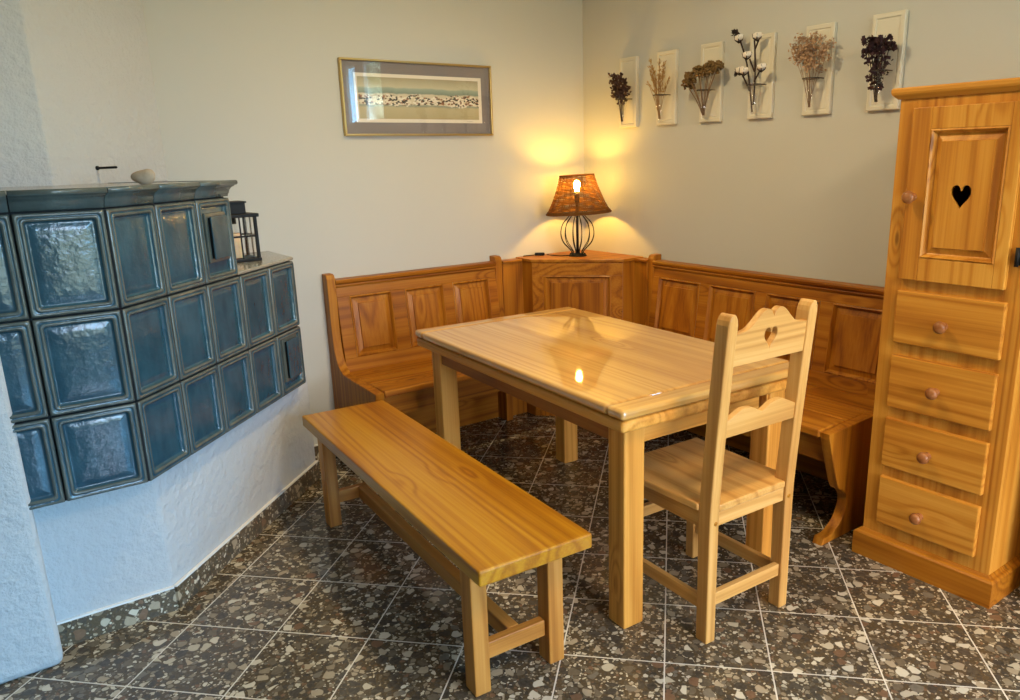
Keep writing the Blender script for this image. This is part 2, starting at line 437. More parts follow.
# cornice in pieces: profile (w outward, z)
CP = [(-.02, 1.343), (.003, 1.343), (.0035, 1.351), (.006, 1.353), (.008, 1.364), (.014, 1.374), (.021, 1.378), (.022, 1.3815), (.028, 1.3825), (.031, 1.387), (.031, 1.395), (.028, 1.399), (-.02, 1.399)]
def cornice(bm, path_fn, ts):
    rings = [[bm.verts.new(path_fn(t, w, z)) for w, z in CP] for t in ts]
    n = len(CP)
    for a, c in zip(rings, rings[1:]):
        for i in range(n):
            f = bm.faces.new((a[i], a[(i + 1) % n], c[(i + 1) % n], c[i]))
            f.material_index = 1 if i in (9, 10, 11) else 0
            f.smooth = i not in (0, 11, 12)
    bm.faces.new(rings[0][::-1]); bm.faces.new(rings[-1])
def cor(t, w, z):      # front run: t<0 ; mitre at corner with the 45 degree face ; then side run
    if t < 0: return (t + (w * math.tan(radians(22.5)) if t > -.02 else 0), -w, z)
    return (t * Q + w * Q, t * Q - w * Q, z)
bm = bmesh.new(); g = .0015
T8 = math.tan(radians(22.5))
fr = lambda t, w, z: (t + (w * T8 if t > -.002 else 0), -w, z)
cornice(bm, fr, [-.55, -.2216 - g]); cornice(bm, fr, [-.2216 + g, -.0012])
sd = lambda t, w, z: ((t - (w * T8 if t < .002 else 0)) * Q + w * Q, (t - (w * T8 if t < .002 else 0)) * Q - w * Q, z)
cornice(bm, sd, [.0012, .2172 - g]); cornice(bm, sd, [.2172 + g, .4344 - g])
# last piece returns at its end
def sdend(t, w, z):
    e = U3 + .053 if t > 1 else t
    return ((U3 + max(w, 0)) * Q + w * Q, (U3 + max(w, 0)) * Q - w * Q, z) if t > 1 else sd(t, w, z)
cornice(bm, sdend, [.4344 + g, 2.0])
rt = lambda t, w, z: ((U3 + w) * Q + (w if t == 0 else -.45) * Q, (U3 + w) * Q - (w if t == 0 else -.45) * Q, z)
cornice(bm, rt, [0, 1])
obj('cornice', bm, [M_CORN, M_RIDGE], stove)
bm = bmesh.new()
prism(bm, [(-.55, -.03), (0, -.03), S2(.006, .016), S2(U3 + .018, .028), S2(U3 + .018, -.49), (-.2, .66), (-.55, .66)], 1.388, 1.3975)
obj('top_ledge', bm, M_LEDGE, stove, .003)
# two little soot doors
def soot_door(u0, u1, z0, z1):
    d = None
    bm = bmesh.new()
    def slab(a0, a1, c0, c1, w0, w1, m):
        vs = box(bm, a0, a1, c0, c1, w0, w1, m)
        for v in vs: v.co = Vector(FS(v.co.x, v.co.y, v.co.z))
    slab(u0 - .012, u1 + .012, z0 - .012, z1 + .012, -.01, .006, 0)
    d = obj('soot_door', bm, M_RIDGE, stove, .003); d['label'] = 'small raised clean-out door in the stove tiles'
    bm = bmesh.new(); slab(u0 + .004, u1 - .004, z0 + .004, z1 - .004, .006, .016, 0); obj('door_rim', bm, M_BLACK, d, .001)
    bm = bmesh.new(); slab(u0, u1, z0, z1, .016, .021, 0); obj('door_face', bm, M_GLAZE, d, .003)
soot_door(.487, .592, 1.132, 1.280)
soot_door(4 * DW + .055, 5 * DW - .055, .570, .735)

# nail and stone
bm = bmesh.new()
lathe(bm, [(0, 0), (.008, 0), (.008, .005), (.0045, .006), (.0045, .078), (.003, .082), (0, .083)], 10)
nl = obj('wall_nail', bm, M_BLACK); tag(nl, 'black iron nail sticking out of the plaster hood above the stove', 'nail')
nl.matrix_world = Matrix.Translation((-2.555, -.293, 1.452)) @ Vector((1, -1, .02)).to_track_quat('Z', 'Y').to_matrix().to_4x4()
bm = bmesh.new()
ball(bm, (0, 0, .023), .040, 4, (.95, .55, .58))
for v in bm.verts:
    p = v.co
    p += Vector((1, 1, 1)) * 0
    k = noise.noise(p * 18 + Vector((1, 2, 3))) * .007; p.z += k + .010 * max(0, p.x / .04) * max(0, p.z / .04); p.y += noise.noise(p * 30 + Vector((5, 5, 5))) * .006
    if p.z < .002: p.z = 0
st = NT('pebble'); mst = st.bsdf(st.mix(st.noise(st.coords(False), 40.0, 4.0), (.23, .19, .14), (.48, .42, .33)), .8, bump=st.noise(st.coords(False), 120.0, 3.0), bstr=.5, bdist=.003)
s = obj('stone', bm, mst, smooth=True); s.location = (-2.49, -.79, 1.3975); s.rotation_euler = (0, 0, -.6)
tag(s, 'irregular grey beige stone lying on the stove ledge', 'stone')

# ------------------------------------------------------------------ lantern with candle
lan = thing('lantern', 'black metal lantern with glass sides on the lower stove shelf', 'lantern', (-2.094, -.282, 1.0675), .06)
h = .064
boxobj('lantern_base', (-.073, .073, -.073, .073, 0, .012), M_BLACK, lan, .002)
for sx in (-1, 1):
    for sy in (-1, 1):
        boxobj('corner_post', (sx * h - .006, sx * h + .006, sy * h - .006, sy * h + .006, .012, .178), M_BLACK, lan, .001)
for k in range(4):
    bm = bmesh.new(); box(bm, -.0025, .0025, -h - .004, -h + .001, .012, .178); box(bm, -h, h, -h - .005, -h + .001, .098, .105)
    bmesh.ops.transform(bm, matrix=Matrix.Rotation(k * pi / 2, 4, 'Z'), verts=bm.verts); obj('glazing_bar', bm, M_BLACK, lan)
    bm = bmesh.new(); box(bm, -h, h, -h + .0015, -h + .003, .012, .178)
    bmesh.ops.transform(bm, matrix=Matrix.Rotation(k * pi / 2, 4, 'Z'), verts=bm.verts); obj('glass_pane', bm, M_PANE, lan)
boxobj('lantern_roof', (-.078, .078, -.078, .078, .178, .192), M_BLACK, lan, .002)
bm = bmesh.new(); box(bm, -.040, .040, -.040, .040, .192, .234); box(bm, -.045, .045, -.045, .045, .234, .241)
obj('roof_vent', bm, M_BLACK, lan, .001)
bm = bmesh.new(); tube(bm, [(0, 0, .178), (0, 0, .150)], .009, 10); obj('hanging_socket', bm, M_BLACK, lan)
bm = bmesh.new(); lathe(bm, [(0, 0), (.026, 0), (.0265, .003), (.0265, .098), (.024, .101), (0, .098)], 24)
tube(bm, [(0, 0, .097), (.001, 0, .112)], .0012, 5)
t = NT('candle_wax'); cw = t.bsdf((.75, .56, .36), .5, Subsurface_Weight=.3)
cd = obj('candle', bm, cw); cd.location = (-2.099, -.287, 1.0800); tag(cd, 'thick cream pillar candle standing inside the black lantern', 'candle')

# ------------------------------------------------------------------ corner benches
def raised_panel(bm, x0, x1, z0, z1, yf, back=.012, mw=.022):
    """raised and fielded panel set in a moulded opening; front face looks to -y. yf = frame front plane"""
    loops = [(0, 0.0), (.006, -.003), (.012, .004), (.016, back), (.018, back), (mw + .018, back * .55), (mw + .0195, back * .08), (mw + .024, back * .08)]
    prev = None
    for ins, dy in loops:
        r = [bm.verts.new((x, yf + dy, z)) for x, z in ((x0 + ins, z0 + ins), (x1 - ins, z0 + ins), (x1 - ins, z1 - ins), (x0 + ins, z1 - ins))]
        if prev:
            for i in range(4): bm.faces.new((prev[i], prev[(i + 1) % 4], r[(i + 1) % 4], r[i]))
        prev = r
    bm.faces.new(prev)
def lean(bm, y_top, z_top, k):
    for v in bm.verts: v.co.y += (y_top - (z_top - v.co.z) * k) - 0.0
def frame_with_openings(bm, x0, x1, z0, z1, ops, y0, y1):
    """solid frame with rectangular openings side by side, all sharing their z range"""
    cur = x0
    oz0, oz1 = ops[0][2], ops[0][3]
    box(bm, x0, x1, y0, y1, z0, oz0); box(bm, x0, x1, y0, y1, oz1, z1)
    for a, c, _, _ in ops: box(bm, cur, a, y0, y1, oz0, oz1); cur = c
    box(bm, cur, x1, y0, y1, oz0, oz1)
def end_outline(D, top=.935, foot=True):
    up = smooth_path([(-.062, .80), (-.064, .66), (-.076, .56), (-.105, .497), (-.16, .462)], 5)
    low = smooth_path([(-D + .004, .425), (-D + .045, .31), (-D + .085, .215), (-D + .108, .20), (-D + .142, .165), (-D + .145, .12), (-D + .115, .065), (-D + .06, .03), (-D + .012, .028)], 4)
    if not foot: return [(0, 0), (0, top), (-.040, top), (-.054, top - .006), (-.062, top - .022)] + up + [(-D, .448), (-D + .004, .425), (-D + .06, .315), (-.12, .315), (-.12, 0)]
    return ([(0, .0), (0, top)] + [(-.040, top), (-.054, top - .006), (-.062, top - .022)] + up + [(-D, .448)] + low + [(-D, .0), (-.30, 0), (-.30, .0001)])[:-1]
def corner_bench(name, label, L, D, panels, locn, rz, boards, outer):
    root = thing(name, label, 'bench', locn, rz)
    for k, (a, c) in enumerate(boards):
        ol = end_outline(D, foot=(k == outer))
        bm = plate(ol, [], c - a, lambda u, v, w, A=a, C=c: ((A + C) / 2 + w, u, v), .003)
        obj('end_panel', bm, wood('bench', 'z'), root)
    a, c = boards[0][1], boards[1][0]
    K = .125; YT = -.050
    bm = bmesh.new(); frame_with_openings(bm, a, c, .455, .893, panels, 0, .022); lean(bm, YT, .893, K)
    obj('back_frame', bm, wood('bench', 'x'), root, .002)
    for p in panels:
        bm = bmesh.new(); raised_panel(bm, p[0], p[1], p[2], p[3], 0.0); lean(bm, YT, .893, K)
        obj('back_panel', bm, wood('bench', 'z'), root)
    bm = bmesh.new()
    pr = [(-.004, .868), (-.058, .868), (-.062, .876), (-.060, .882), (-.068, .890), (-.070, .900), (-.064, .906), (-.004, .906)]
    A = [bm.verts.new((a, y, z)) for y, z in pr]; B = [bm.verts.new((c, y, z)) for y, z in pr]; n = len(pr)
    for i in range(n): bm.faces.new((A[i], A[(i + 1) % n], B[(i + 1) % n], B[i]))
    bm.faces.new(A[::-1]); bm.faces.new(B); obj('top_rail', bm, wood('bench', 'x'), root)
    bm = bmesh.new(); ys = [-D - .006, -D + .17, -.255, -.085]
    for y0, y1 in zip(ys, ys[1:]): box(bm, a, c, y0 + .0006, y1 - .0006, .426, .456)
    box(bm, a, c, -D + .02, -.1, .424, .446)
    obj('seat', bm, wood('bench', 'x'), root, .005)
    boxobj('lower_back', (a, c, -.030, -.012, .0, .43), wood('bench', 'x'), root, .002)  # board added so the space below the seat stays dark
    boxobj('seat_apron', (a, c, -D + .050, -D + .072, .315, .426), wood('bench', 'x'), root, .002)
    return root
pz = (.520, .822)
x0 = -1.645
corner_bench('corner_bench', 'pine corner bench under the framed print, back with three panels', 1.0, .525,
    [(.105, .328, *pz), (.402, .626, *pz), (.684, .908, *pz)], (x0, -.001, 0), 0, [(0, .042), (.958, 1.0)], 0)
y0 = -.607
corner_bench('corner_bench', 'pine corner bench under the flower plaques, back with four panels', 1.488, .578,
    [(.085, .375, *pz), (.437, .720, *pz), (.782, 1.068, *pz), (1.130, 1.405, *pz)], (-.001, y0, 0), -pi / 2, [(0, .042), (1.446, 1.488)], 1)

# ------------------------------------------------------------------ corner cupboard
cup = thing('corner_cupboard', 'pine corner cupboard between the benches with the wicker lamp on top', 'cupboard', (0, 0, 0))
pent = [(-.003, -.003), (-.508, -.003), (-.508, -.150), (-.150, -.508), (-.003, -.508)]
bm = bmesh.new(); prism(bm, pent, .0, .894); obj('cupboard_body', bm, wood('bench', 'z'), cup, .003)
ov = [(-.003, -.003), (-.514, -.003), (-.518, -.152), (-.152, -.518), (-.003, -.514)]
bm = bmesh.new(); prism(bm, ov, .8945, .911); obj('cupboard_top', bm, wood('bench', 'x'), cup, .003)
bm = bmesh.new(); box(bm, -.6442, -.509, -.066, -.003, 0, .892); obj('filler_panel', bm, wood('bench', 'z'), cup, .002)
bm = bmesh.new(); box(bm, -.066, -.003, -.6058, -.509, 0, .892); obj('filler_panel', bm, wood('bench', 'z'), cup, .002)
bm = bmesh.new(); box(bm, -.6442, -.515, -.076, -.003, .8925, .906); obj('filler_cap', bm, wood('bench', 'x'), cup, .003)
bm = bmesh.new(); box(bm, -.076, -.003, -.6058, -.515, .8925, .906); obj('filler_cap', bm, wood('bench', 'y'), cup, .003)
DM = Matrix.Translation((-.329, -.329, 0)) @ Matrix.Rotation(radians(-45), 4, 'Z')
def diag(bm): bmesh.ops.transform(bm, matrix=DM, verts=bm.verts)
bm = bmesh.new(); frame_with_openings(bm, -.250, .250, .04, .888, [(-.187, .187, .10, .822)], -.010, .004); diag(bm)
door = obj('cupboard_door', bm, wood('bench', 'x'), cup, .002)
bm = bmesh.new(); raised_panel(bm, -.187, .187, .10, .822, -.010); diag(bm); obj('door_panel', bm, wood('bench', 'z'), door)

# ------------------------------------------------------------------ table lamp
lamp = thing('table_lamp', 'lit table lamp with wicker shade and black wire base on the corner cupboard', 'lamp', (-.235, -.220, .911))
bm = bmesh.new()
lathe(bm, [(0, 0), (.052, 0), (.052, .004), (.044, .010), (.020, .016), (.010, .020), (0, .020)], 24); obj('lamp_foot', bm, M_BLACK, lamp)
bm = bmesh.new(); tube(bm, [(0, 0, .015), (0, 0, .30)], .0075, 10); lathe(bm, [(.0075, .29), (.014, .295), (.014, .33), (.012, .345), (0, .345)], 12); obj('lamp_stem', bm, M_BLACK, lamp)
for k in range(12):
    a = 2 * pi * k / 12 + .1
    pr = smooth_path([(.046, .010), (.033, .022), (.050, .044), (.083, .080), (.096, .128), (.085, .178), (.056, .212), (.040, .230), (.042, .248)], 4)
    bm = bmesh.new(); tube(bm, [(r * cos(a), r * sin(a), z) for r, z in pr], .0024, 6); obj('cage_wire', bm, M_BLACK, lamp)
bm = bmesh.new()
shp = smooth_path([(.180, .239), (.164, .263), (.144, .302), (.125, .347), (.107, .397), (.094, .445)], 6)
def shr(z):
    for (r0, za), (r1, zb) in zip(shp, shp[1:]):
        if za <= z <= zb: return r0 + (r1 - r0) * (z - za) / (zb - za)
    return shp[-1][0] if z > shp[-1][1] else shp[0][0]
TURN = 30; SEG = 44; pts = []
for i in range(TURN * SEG + 1):
    a = 2 * pi * i / SEG; z = .241 + .202 * i / (TURN * SEG)
    wob = .0016 * (1 if (int(i / (SEG / 22)) + i // SEG) % 2 else -1)
    pts.append(((shr(z) + wob) * cos(a), (shr(z) + wob) * sin(a), z + .0008 * sin(3.3 * a)))
tube(bm, pts, .0025, 5)
for k in range(22):
    a = 2 * pi * k / 22; tube(bm, [(r * cos(a), r * sin(a), z) for r, z in shp[::3] + [shp[-1]]], .0022, 5)
for r, z, w in ((.180, .240, .0048), (.094, .444, .0045), (.175, .249, .004)): tube(bm, [(r * cos(2 * pi * k / 44), r * sin(2 * pi * k / 44), z) for k in range(44)], w, 6, True)
t = NT('wicker'); wc = t.mix(t.noise(t.coords(False), 60.0, 3.0), (.12, .05, .014), (.27, .12, .036))
d = t.n('BsdfDiffuse', {'Color': wc}); tl = t.n('BsdfTranslucent', {'Color': wc}); mx = t.n('MixShader', {0: .28})
t.t.links.new(d.outputs[0], mx.inputs[1]); t.t.links.new(tl.outputs[0], mx.inputs[2]); t.t.links.new(mx.outputs[0], t.out.inputs[0])
sh = obj('lamp_shade', bm, t.m, lamp); sh.location = (.0145, -.0107, 0); sh.rotation_euler = (radians(-1.6), radians(-1.6), 0)
bm = bmesh.new(); tube(bm, [(.093 * cos(2.1), .093 * sin(2.1), .443), (0, 0, .34), (-.093 * cos(2.1), -.093 * sin(2.1), .443)], .0018, 5); obj('shade_spider', bm, M_BLACK, lamp)
bm = bmesh.new(); lathe(bm, [(0, .355), (.012, .357), (.013, .37), (.016, .384), (.018, .396), (.015, .409), (.008, .416), (0, .418)], 18)
M_BULB = emit('glowing_bulb', (1.0, .56, .09), 660.0)
obj('light_bulb', bm, M_BULB, lamp)
bm = bmesh.new()
cp = smooth_path([(-.048, .010, .006), (-.075, .05, .0036), (-.10, .10, .0036), (-.10, .137, .0036), (-.107, .150, .006)], 8)
tube(bm, cp, .0028, 6)
tube(bm, smooth_path([(-.150, .178, .006), (-.19, .195, .0036), (-.235, .200, .0036)], 8), .0028, 6)
cord = obj('power_cord', bm, M_BLACK, lamp)
bm = bmesh.new(); box(bm, -.028, .028, -.010, .010, 0, .016)
bmesh.ops.transform(bm, matrix=Matrix.Translation((-.140, .172, .001)) @ Matrix.Rotation(2.55, 4, 'Z'), verts=bm.verts)
obj('cord_switch', bm, M_BLACK, cord, .004)

# ------------------------------------------------------------------ framed print
PX0, PX1, PZ0, PZ1 = -1.472, -.642, 1.573, 1.922
pic = thing('framed_print', 'wide gold framed townscape print hanging on the wall above the left bench', 'picture', ((PX0 + PX1) / 2, 0, (PZ0 + PZ1) / 2))
W2, H2 = (PX1 - PX0) / 2, (PZ1 - PZ0) / 2
bm = bmesh.new(); w = .010
for d in ((-W2, W2, -H2, -H2 + w), (-W2, W2, H2 - w, H2), (-W2, -W2 + w, -H2 + w, H2 - w), (W2 - w, W2, -H2 + w, H2 - w)): box(bm, d[0], d[1], -.026, -.001, d[2], d[3])
obj('picture_frame', bm, M_GOLD, pic, .002)
boxobj('mat_board', (-W2 + w, W2 - w, -.012, -.002, -H2 + w, H2 - w), M_MAT, pic, 0)
boxobj('inner_mat', (-.349, .353, -.0145, -.0118, -.112, .112), M_INMAT, pic, 0)
t = NT('townscape_print'); p = t.coords(False); s = t.n('SeparateXYZ', {0: p})
zz = t.math('ADD', s.outputs[2], t.math('MULTIPLY', t.math('SUBTRACT', t.noise(t.vmath('MULTIPLY', p, (1., 0., 0.)), 9.0, 3.0), .5), .028))
fz = t.n('MapRange', {0: zz, 1: -.097, 2: .097}).outputs[0]
sky = t.ramp(fz, [(0, (.40, .34, .19)), (.28, (.46, .40, .24)), (.34, (.22, .27, .22)), (.36, (.62, .55, .40)), (.60, (.58, .52, .38)), (.63, (.19, .25, .20)), (.74, (.30, .36, .29)), (.77, (.50, .47, .33)), (1, (.33, .29, .18))])
vo = t.n('TexVoronoi', {'Vector': t.vmath('MULTIPLY', p, (1., 1., 1.6)), 'Scale': 95.0}, feature='F1'); vs = t.n('SeparateColor', {0: vo.outputs['Color']})
town = t.ramp(vs.outputs[0], [(0, (.03, .025, .02)), (.22, (.70, .64, .52)), (.48, (.16, .07, .035)), (.60, (.75, .70, .60)), (.82, (.05, .06, .045)), (.9, (.30, .14, .07))], 'CONSTANT')
fb = t.math('ADD', fz, t.math('MULTIPLY', t.math('SUBTRACT', t.noise(p, 26.0, 3.0), .5), .34))
band = t.math('MULTIPLY', t.step(fb, .33, .36), t.math('SUBTRACT', 1.0, t.step(fb, .56, .60)))
band = t.math('MULTIPLY', band, t.math('GREATER_THAN', vs.outputs[1], .25))
mt = t.bsdf(t.mix(band, sky, town), .7)
boxobj('townscape_sheet', (-.332, .334, -.0152, -.0143, -.095, .096), mt, pic, 0)
bm = bmesh.new(); tube(bm, [(.262 + .004 * i, -.0148, -.105 + .0022 * ((-1) ** i)) for i in range(9)], .0006, 4); obj('pencil_signature', bm, plain('pencil', (.12, .11, .10), .8), pic)
bm = bmesh.new(); box(bm, -W2 + w, W2 - w, -.0205, -.0190, -H2 + w, H2 - w); obj('picture_glass', bm, M_PICGLASS, pic)

# ------------------------------------------------------------------ flower plaques
M_PLQ = plain('cream_plaque_paint', (.63, .59, .48), .45)
PLQ = [(-.397, 'plaque with dark brown flower tufts, nearest the lamp corner'), (-.681, 'plaque with golden grass plumes, second from the lamp corner'),
       (-.975, 'plaque with a flat brown yarrow bunch'), (-1.268, 'plaque with white cotton branches'),
       (-1.560, 'plaque with a fluffy tan bunch'), (-1.859, 'plaque with dark purple roses, above the cabinet side')]
def plaque_proto():
    r = thing('wall_vase', '', 'wall vase', (0, 0, 0), 0, 'cream flower plaques on the wall')
    bm = bmesh.new()
    L = [(0, .0), (0, .016), (.003, .019), (.016, .019), (.019, .0145), (.023, .0145), (.026, .016)]
    prev = None; hw, hz = .067, .178
    for ins, d in L:
        rg = [bm.verts.new((-d - .001, y, z)) for y, z in ((-hw + ins, -hz + ins), (hw - ins, -hz + ins), (hw - ins, hz - ins), (-hw + ins, hz - ins))]
        if prev:
            for i in range(4): bm.faces.new((prev[i], prev[(i + 1) % 4], rg[(i + 1) % 4], rg[i]))
        else: bm.faces.new(rg)
        prev = rg
    bm.faces.new(prev); obj('back_board', bm, M_PLQ, r)
    bm = bmesh.new(); lathe(bm, [(0, -.158), (.010, -.157), (.013, -.150), (.031, -.028), (.0298, -.028), (.0118, -.149), (.009, -.154), (0, -.155)], 20, Matrix.Translation((-.062, 0, 0)))
    obj('glass_vial', bm, M_VIAL, r)
    bm = bmesh.new(); tube(bm, [(-.062 + .034 * cos(2 * pi * k / 24), .034 * sin(2 * pi * k / 24), -.034) for k in range(24)], .0025, 6, True)
    tube(bm, [(-.014, -.030, -.034), (-.034, -.032, -.034), (-.050, -.032, -.034)], .0022, 6); tube(bm, [(-.014, .030, -.034), (-.034, .032, -.034), (-.050, .032, -.034)], .0022, 6)
    obj('wire_holder', bm, M_DARKWIRE, r)
    return r
def copy_thing(o, **props):
    c = o.copy(); COL.objects.link(c)
    for ch in o.children:
        d = ch.copy(); d.parent = c; COL.objects.link(d)
        for gch in ch.children:
            e = gch.copy(); e.parent = d; COL.objects.link(e)
    return c
p0 = plaque_proto()
for i, (y, lb) in enumerate(PLQ):
    o = p0 if i == 0 else copy_thing(p0)
    o.location = (0, y, 1.778); o['label'] = 'cream ' + lb

def mat2(name, a, b, sc=60.0, rough=.85):
    t = NT(name); return t.bsdf(t.mix(t.noise(t.coords(False), sc, 3.0), a, b), rough)
M_STEM = mat2('dry_stem', (.10, .05, .02), (.28, .16, .07))
M_STEMD = mat2('dark_stem', (.018, .009, .007), (.05, .026, .018))
FG = 'dried flower bunches in the wall vases'
def bunch(name, i, label, cat='dried flowers'):
    return thing(name, label, cat, (-.062, PLQ[i][0], 1.778), 0, FG)
def stems(root, ends, m, r=.0016, base=(0, 0, -.148)):
    bm = bmesh.new()
    for e in ends:
        b0 = Vector(base) + Vector((random.uniform(-.004, .004), random.uniform(-.004, .004), 0)); e = Vector(e)
        mid = (b0 + e) / 2 + Vector((random.uniform(-.006, .006), random.uniform(-.006, .006), 0)); neck = b0.lerp(e, .55); neck.y *= .8
        tube(bm, [b0, b0.lerp(neck, .5), neck, e], r, 5)
    return obj('flower_stems', bm, m, root)
# local axes: -x out of the wall, y positive = towards the corner (left in the photo)
# 1 dark brown tufts
r = bunch('dried_flower_bunch', 0, 'dark brown dried flower tufts in the vase nearest the lamp')
hd = [(-.015, .050, .072), (-.01, .040, .040), (0, .022, .030), (-.02, -.008, .066), (-.01, -.022, .040), (0, -.030, .008), (.005, .050, .010), (-.01, .026, -.004), (-.01, -.006, .000), (-.005, -.014, -.035)]
stems(r, hd, M_STEMD); m = mat2('dark_brown_petals', (.030, .014, .010), (.11, .05, .035), 90)
for c in hd:
    bm = bmesh.new()
    for k in range(48):
        q = Vector(c) + Vector((random.gauss(0, .010), random.gauss(0, .009), random.uniform(-.03, .022)))
        petal(bm, q, (random.gauss(0, 1), random.gauss(0, 1), .8), .020, .0075)
    obj('flower_tuft', bm, m, r)
# 2 golden grass
r = bunch('dried_grass_bunch', 1, 'golden brown dried grass plumes in the vase second from the lamp')
hd = [(random.uniform(-.04, .02), y, z) for y, z in ((.050, .095), (.030, .128), (.012, .085), (-.010, .112), (-.035, .118), (.062, .045), (-.05, .07), (.0, .05), (-.025, .055), (.03, .06), (-.058, .035), (.045, .02))]
stems(r, hd, mat2('golden_stem', (.20, .10, .03), (.42, .25, .09)), .0013); m = mat2('golden_plume', (.20, .10, .028), (.50, .30, .10), 80)
for c in hd:
    bm = bmesh.new(); c = Vector(c); d = (c - Vector((0, 0, -.05))).normalized()
    for k in range(46):
        q = c - d * random.uniform(-.008, .075) + Vector((random.gauss(0, .003), random.gauss(0, .003), 0))
        petal(bm, q, d * 1.6 + Vector((random.gauss(0, .6), random.gauss(0, .6), 0)), .015, .0022)
    obj('grass_plume', bm, m, r)
# 3 yarrow
r = bunch('dried_yarrow_bunch', 2, 'flat mustard brown dried yarrow bunch in the third vase')
hd = [(.0, .088, .018), (-.03, .066, .040), (.005, .042, .052), (-.025, .014, .060), (0, -.018, .068), (-.02, -.050, .074), (.0, -.080, .072), (-.03, -.100, .062), (-.05, .040, .018), (-.045, -.010, .034), (-.04, -.055, .045), (0, .096, -.008), (-.04, .072, .006), (-.03, -.078, .046)]
stems(r, [Vector(h) - Vector((0, 0, .012)) for h in hd], M_STEM, .0018); m = mat2('yarrow_brown', (.085, .045, .012), (.24, .14, .04), 120)
for c in hd:
    bm = bmesh.new()
    for k in range(60):
        a = random.uniform(0, 6.28); q = .027 * sqrt(random.random())
        ball(bm, (c[0] + q * cos(a), c[1] + q * sin(a), c[2] + .012 - q * q * 18 + random.uniform(-.014, .005)), .0056, 1, (1, 1, .9), .15)
    obj('yarrow_head', bm, m, r)
# 4 cotton
r = bunch('cotton_branch_bunch', 3, 'dark cotton branches with white bolls in the fourth vase')
br = [[(0, .004, -.15), (0, .02, -.06), (0, .045, .06), (-.01, .082, .165)], [(0, 0, -.12), (0, -.004, -.02), (0, 0, .08), (-.01, .0, .15)], [(0, 0, .02), (-.01, .022, .075)],
      [(0, .004, .11), (0, -.022, .165)], [(0, 0, -.02), (-.02, -.045, .02)], [(0, .02, -.06), (-.02, .05, .01)]]
for q in br:
    bm = bmesh.new(); tube(bm, smooth_path(q, 4), .0040, 6); obj('cotton_twig', bm, M_STEMD, r)
m = plain('cotton_white', (.74, .68, .60), .95)
bol = [(-.015, .082, .166, 0), (-.015, -.018, .162, 0), (-.02, .030, .090, 0), (-.03, -.060, .030, 0), (-.03, .058, .028, 0), (-.035, .03, .022, 0)]
for x, y, z, _ in bol:
    bm = bmesh.new()
    for k in range(4):
        a = k * pi / 2 + .5; ball(bm, (x + .010 * cos(a), y + .010 * sin(a), z + .002 * k), .0120, 2, (1, 1, 1.05), .06)
    bo = obj('cotton_boll', bm, m, r)
    bm = bmesh.new()
    for k in range(5):
        a = k * 2 * pi / 5; tube(bm, [(x, y, z - .018), (x + .017 * cos(a), y + .017 * sin(a), z - .006), (x + .022 * cos(a), y + .022 * sin(a), z + .012)], [.003, .0026, .0008], 5)
    obj('boll_husk', bm, M_STEMD, bo)
bm = bmesh.new()
for c in ((-.02, .100, .190), (-.02, .080, .020)):
    for k in range(16): petal(bm, c, (random.gauss(0, 1), random.gauss(0, 1), random.gauss(0, .7)), .024, .008)
obj('dry_leaf', bm, M_STEMD, r)
# 5 fluffy tan
r = bunch('dried_statice_bunch', 4, 'fluffy tan dried flower cloud in the fifth vase')
hd = []
while len(hd) < 34:
    y, z = random.uniform(-.10, .085), random.uniform(.0, .135)
    if ((y - .006) / .080) ** 2 + ((z - .062) / .068) ** 2 < 1 and (z > .03 or abs(y) < .035): hd.append((random.uniform(-.035, .025), y, z))
stems(r, hd[:14], mat2('tan_stem', (.15, .08, .04), (.34, .20, .10)), .0011); m = mat2('tan_petals', (.26, .145, .075), (.60, .40, .24), 110)
for c in hd:
    bm = bmesh.new()
    for k in range(26):
        q = Vector(c) + Vector((random.gauss(0, .009), random.gauss(0, .011), random.gauss(0, .009)))
        petal(bm, q, (random.gauss(0, 1), random.gauss(0, 1), random.gauss(.3, 1)), .013, .0055)
    obj('flower_cluster', bm, m, r)
# 6 dark roses
r = bunch('dried_rose_bunch', 5, 'blackish purple dried roses in the vase beside the cabinet top')
hd = [(-.02, .034, .078), (0, .012, .072), (-.03, -.030, .070), (0, -.038, .048), (-.03, .030, .036), (-.035, .004, .050), (-.03, -.014, .032), (-.02, .018, .004), (-.015, -.004, -.03), (-.012, .008, -.06), (-.01, .002, -.09), (0, -.012, 0)]
stems(r, hd, M_STEMD, .002); m = mat2('purple_black_petals', (.016, .007, .011), (.075, .028, .034), 90)
for i, c in enumerate(hd):
    bm = bmesh.new()
    n = 50 if i < 7 else 30
    for k in range(n):
        a = random.uniform(0, 6.28); q = random.uniform(.002, .019)
        petal(bm, Vector(c) + Vector((q * .8 * cos(a), q * sin(a), random.uniform(-.016, .012))), (cos(a), sin(a), random.uniform(-.2, 1.0)), .017, .009)
    obj('rose_head', bm, m, r)
bm = bmesh.new()
for k in range(22):
    c = (random.uniform(-.02, .01), random.uniform(-.055, .03), random.uniform(-.06, .0)); petal(bm, c, (random.gauss(0, 1), random.gauss(0, 1), random.gauss(0, 1)), .014, .005)
obj('dry_leaf', bm, M_STEMD, r)

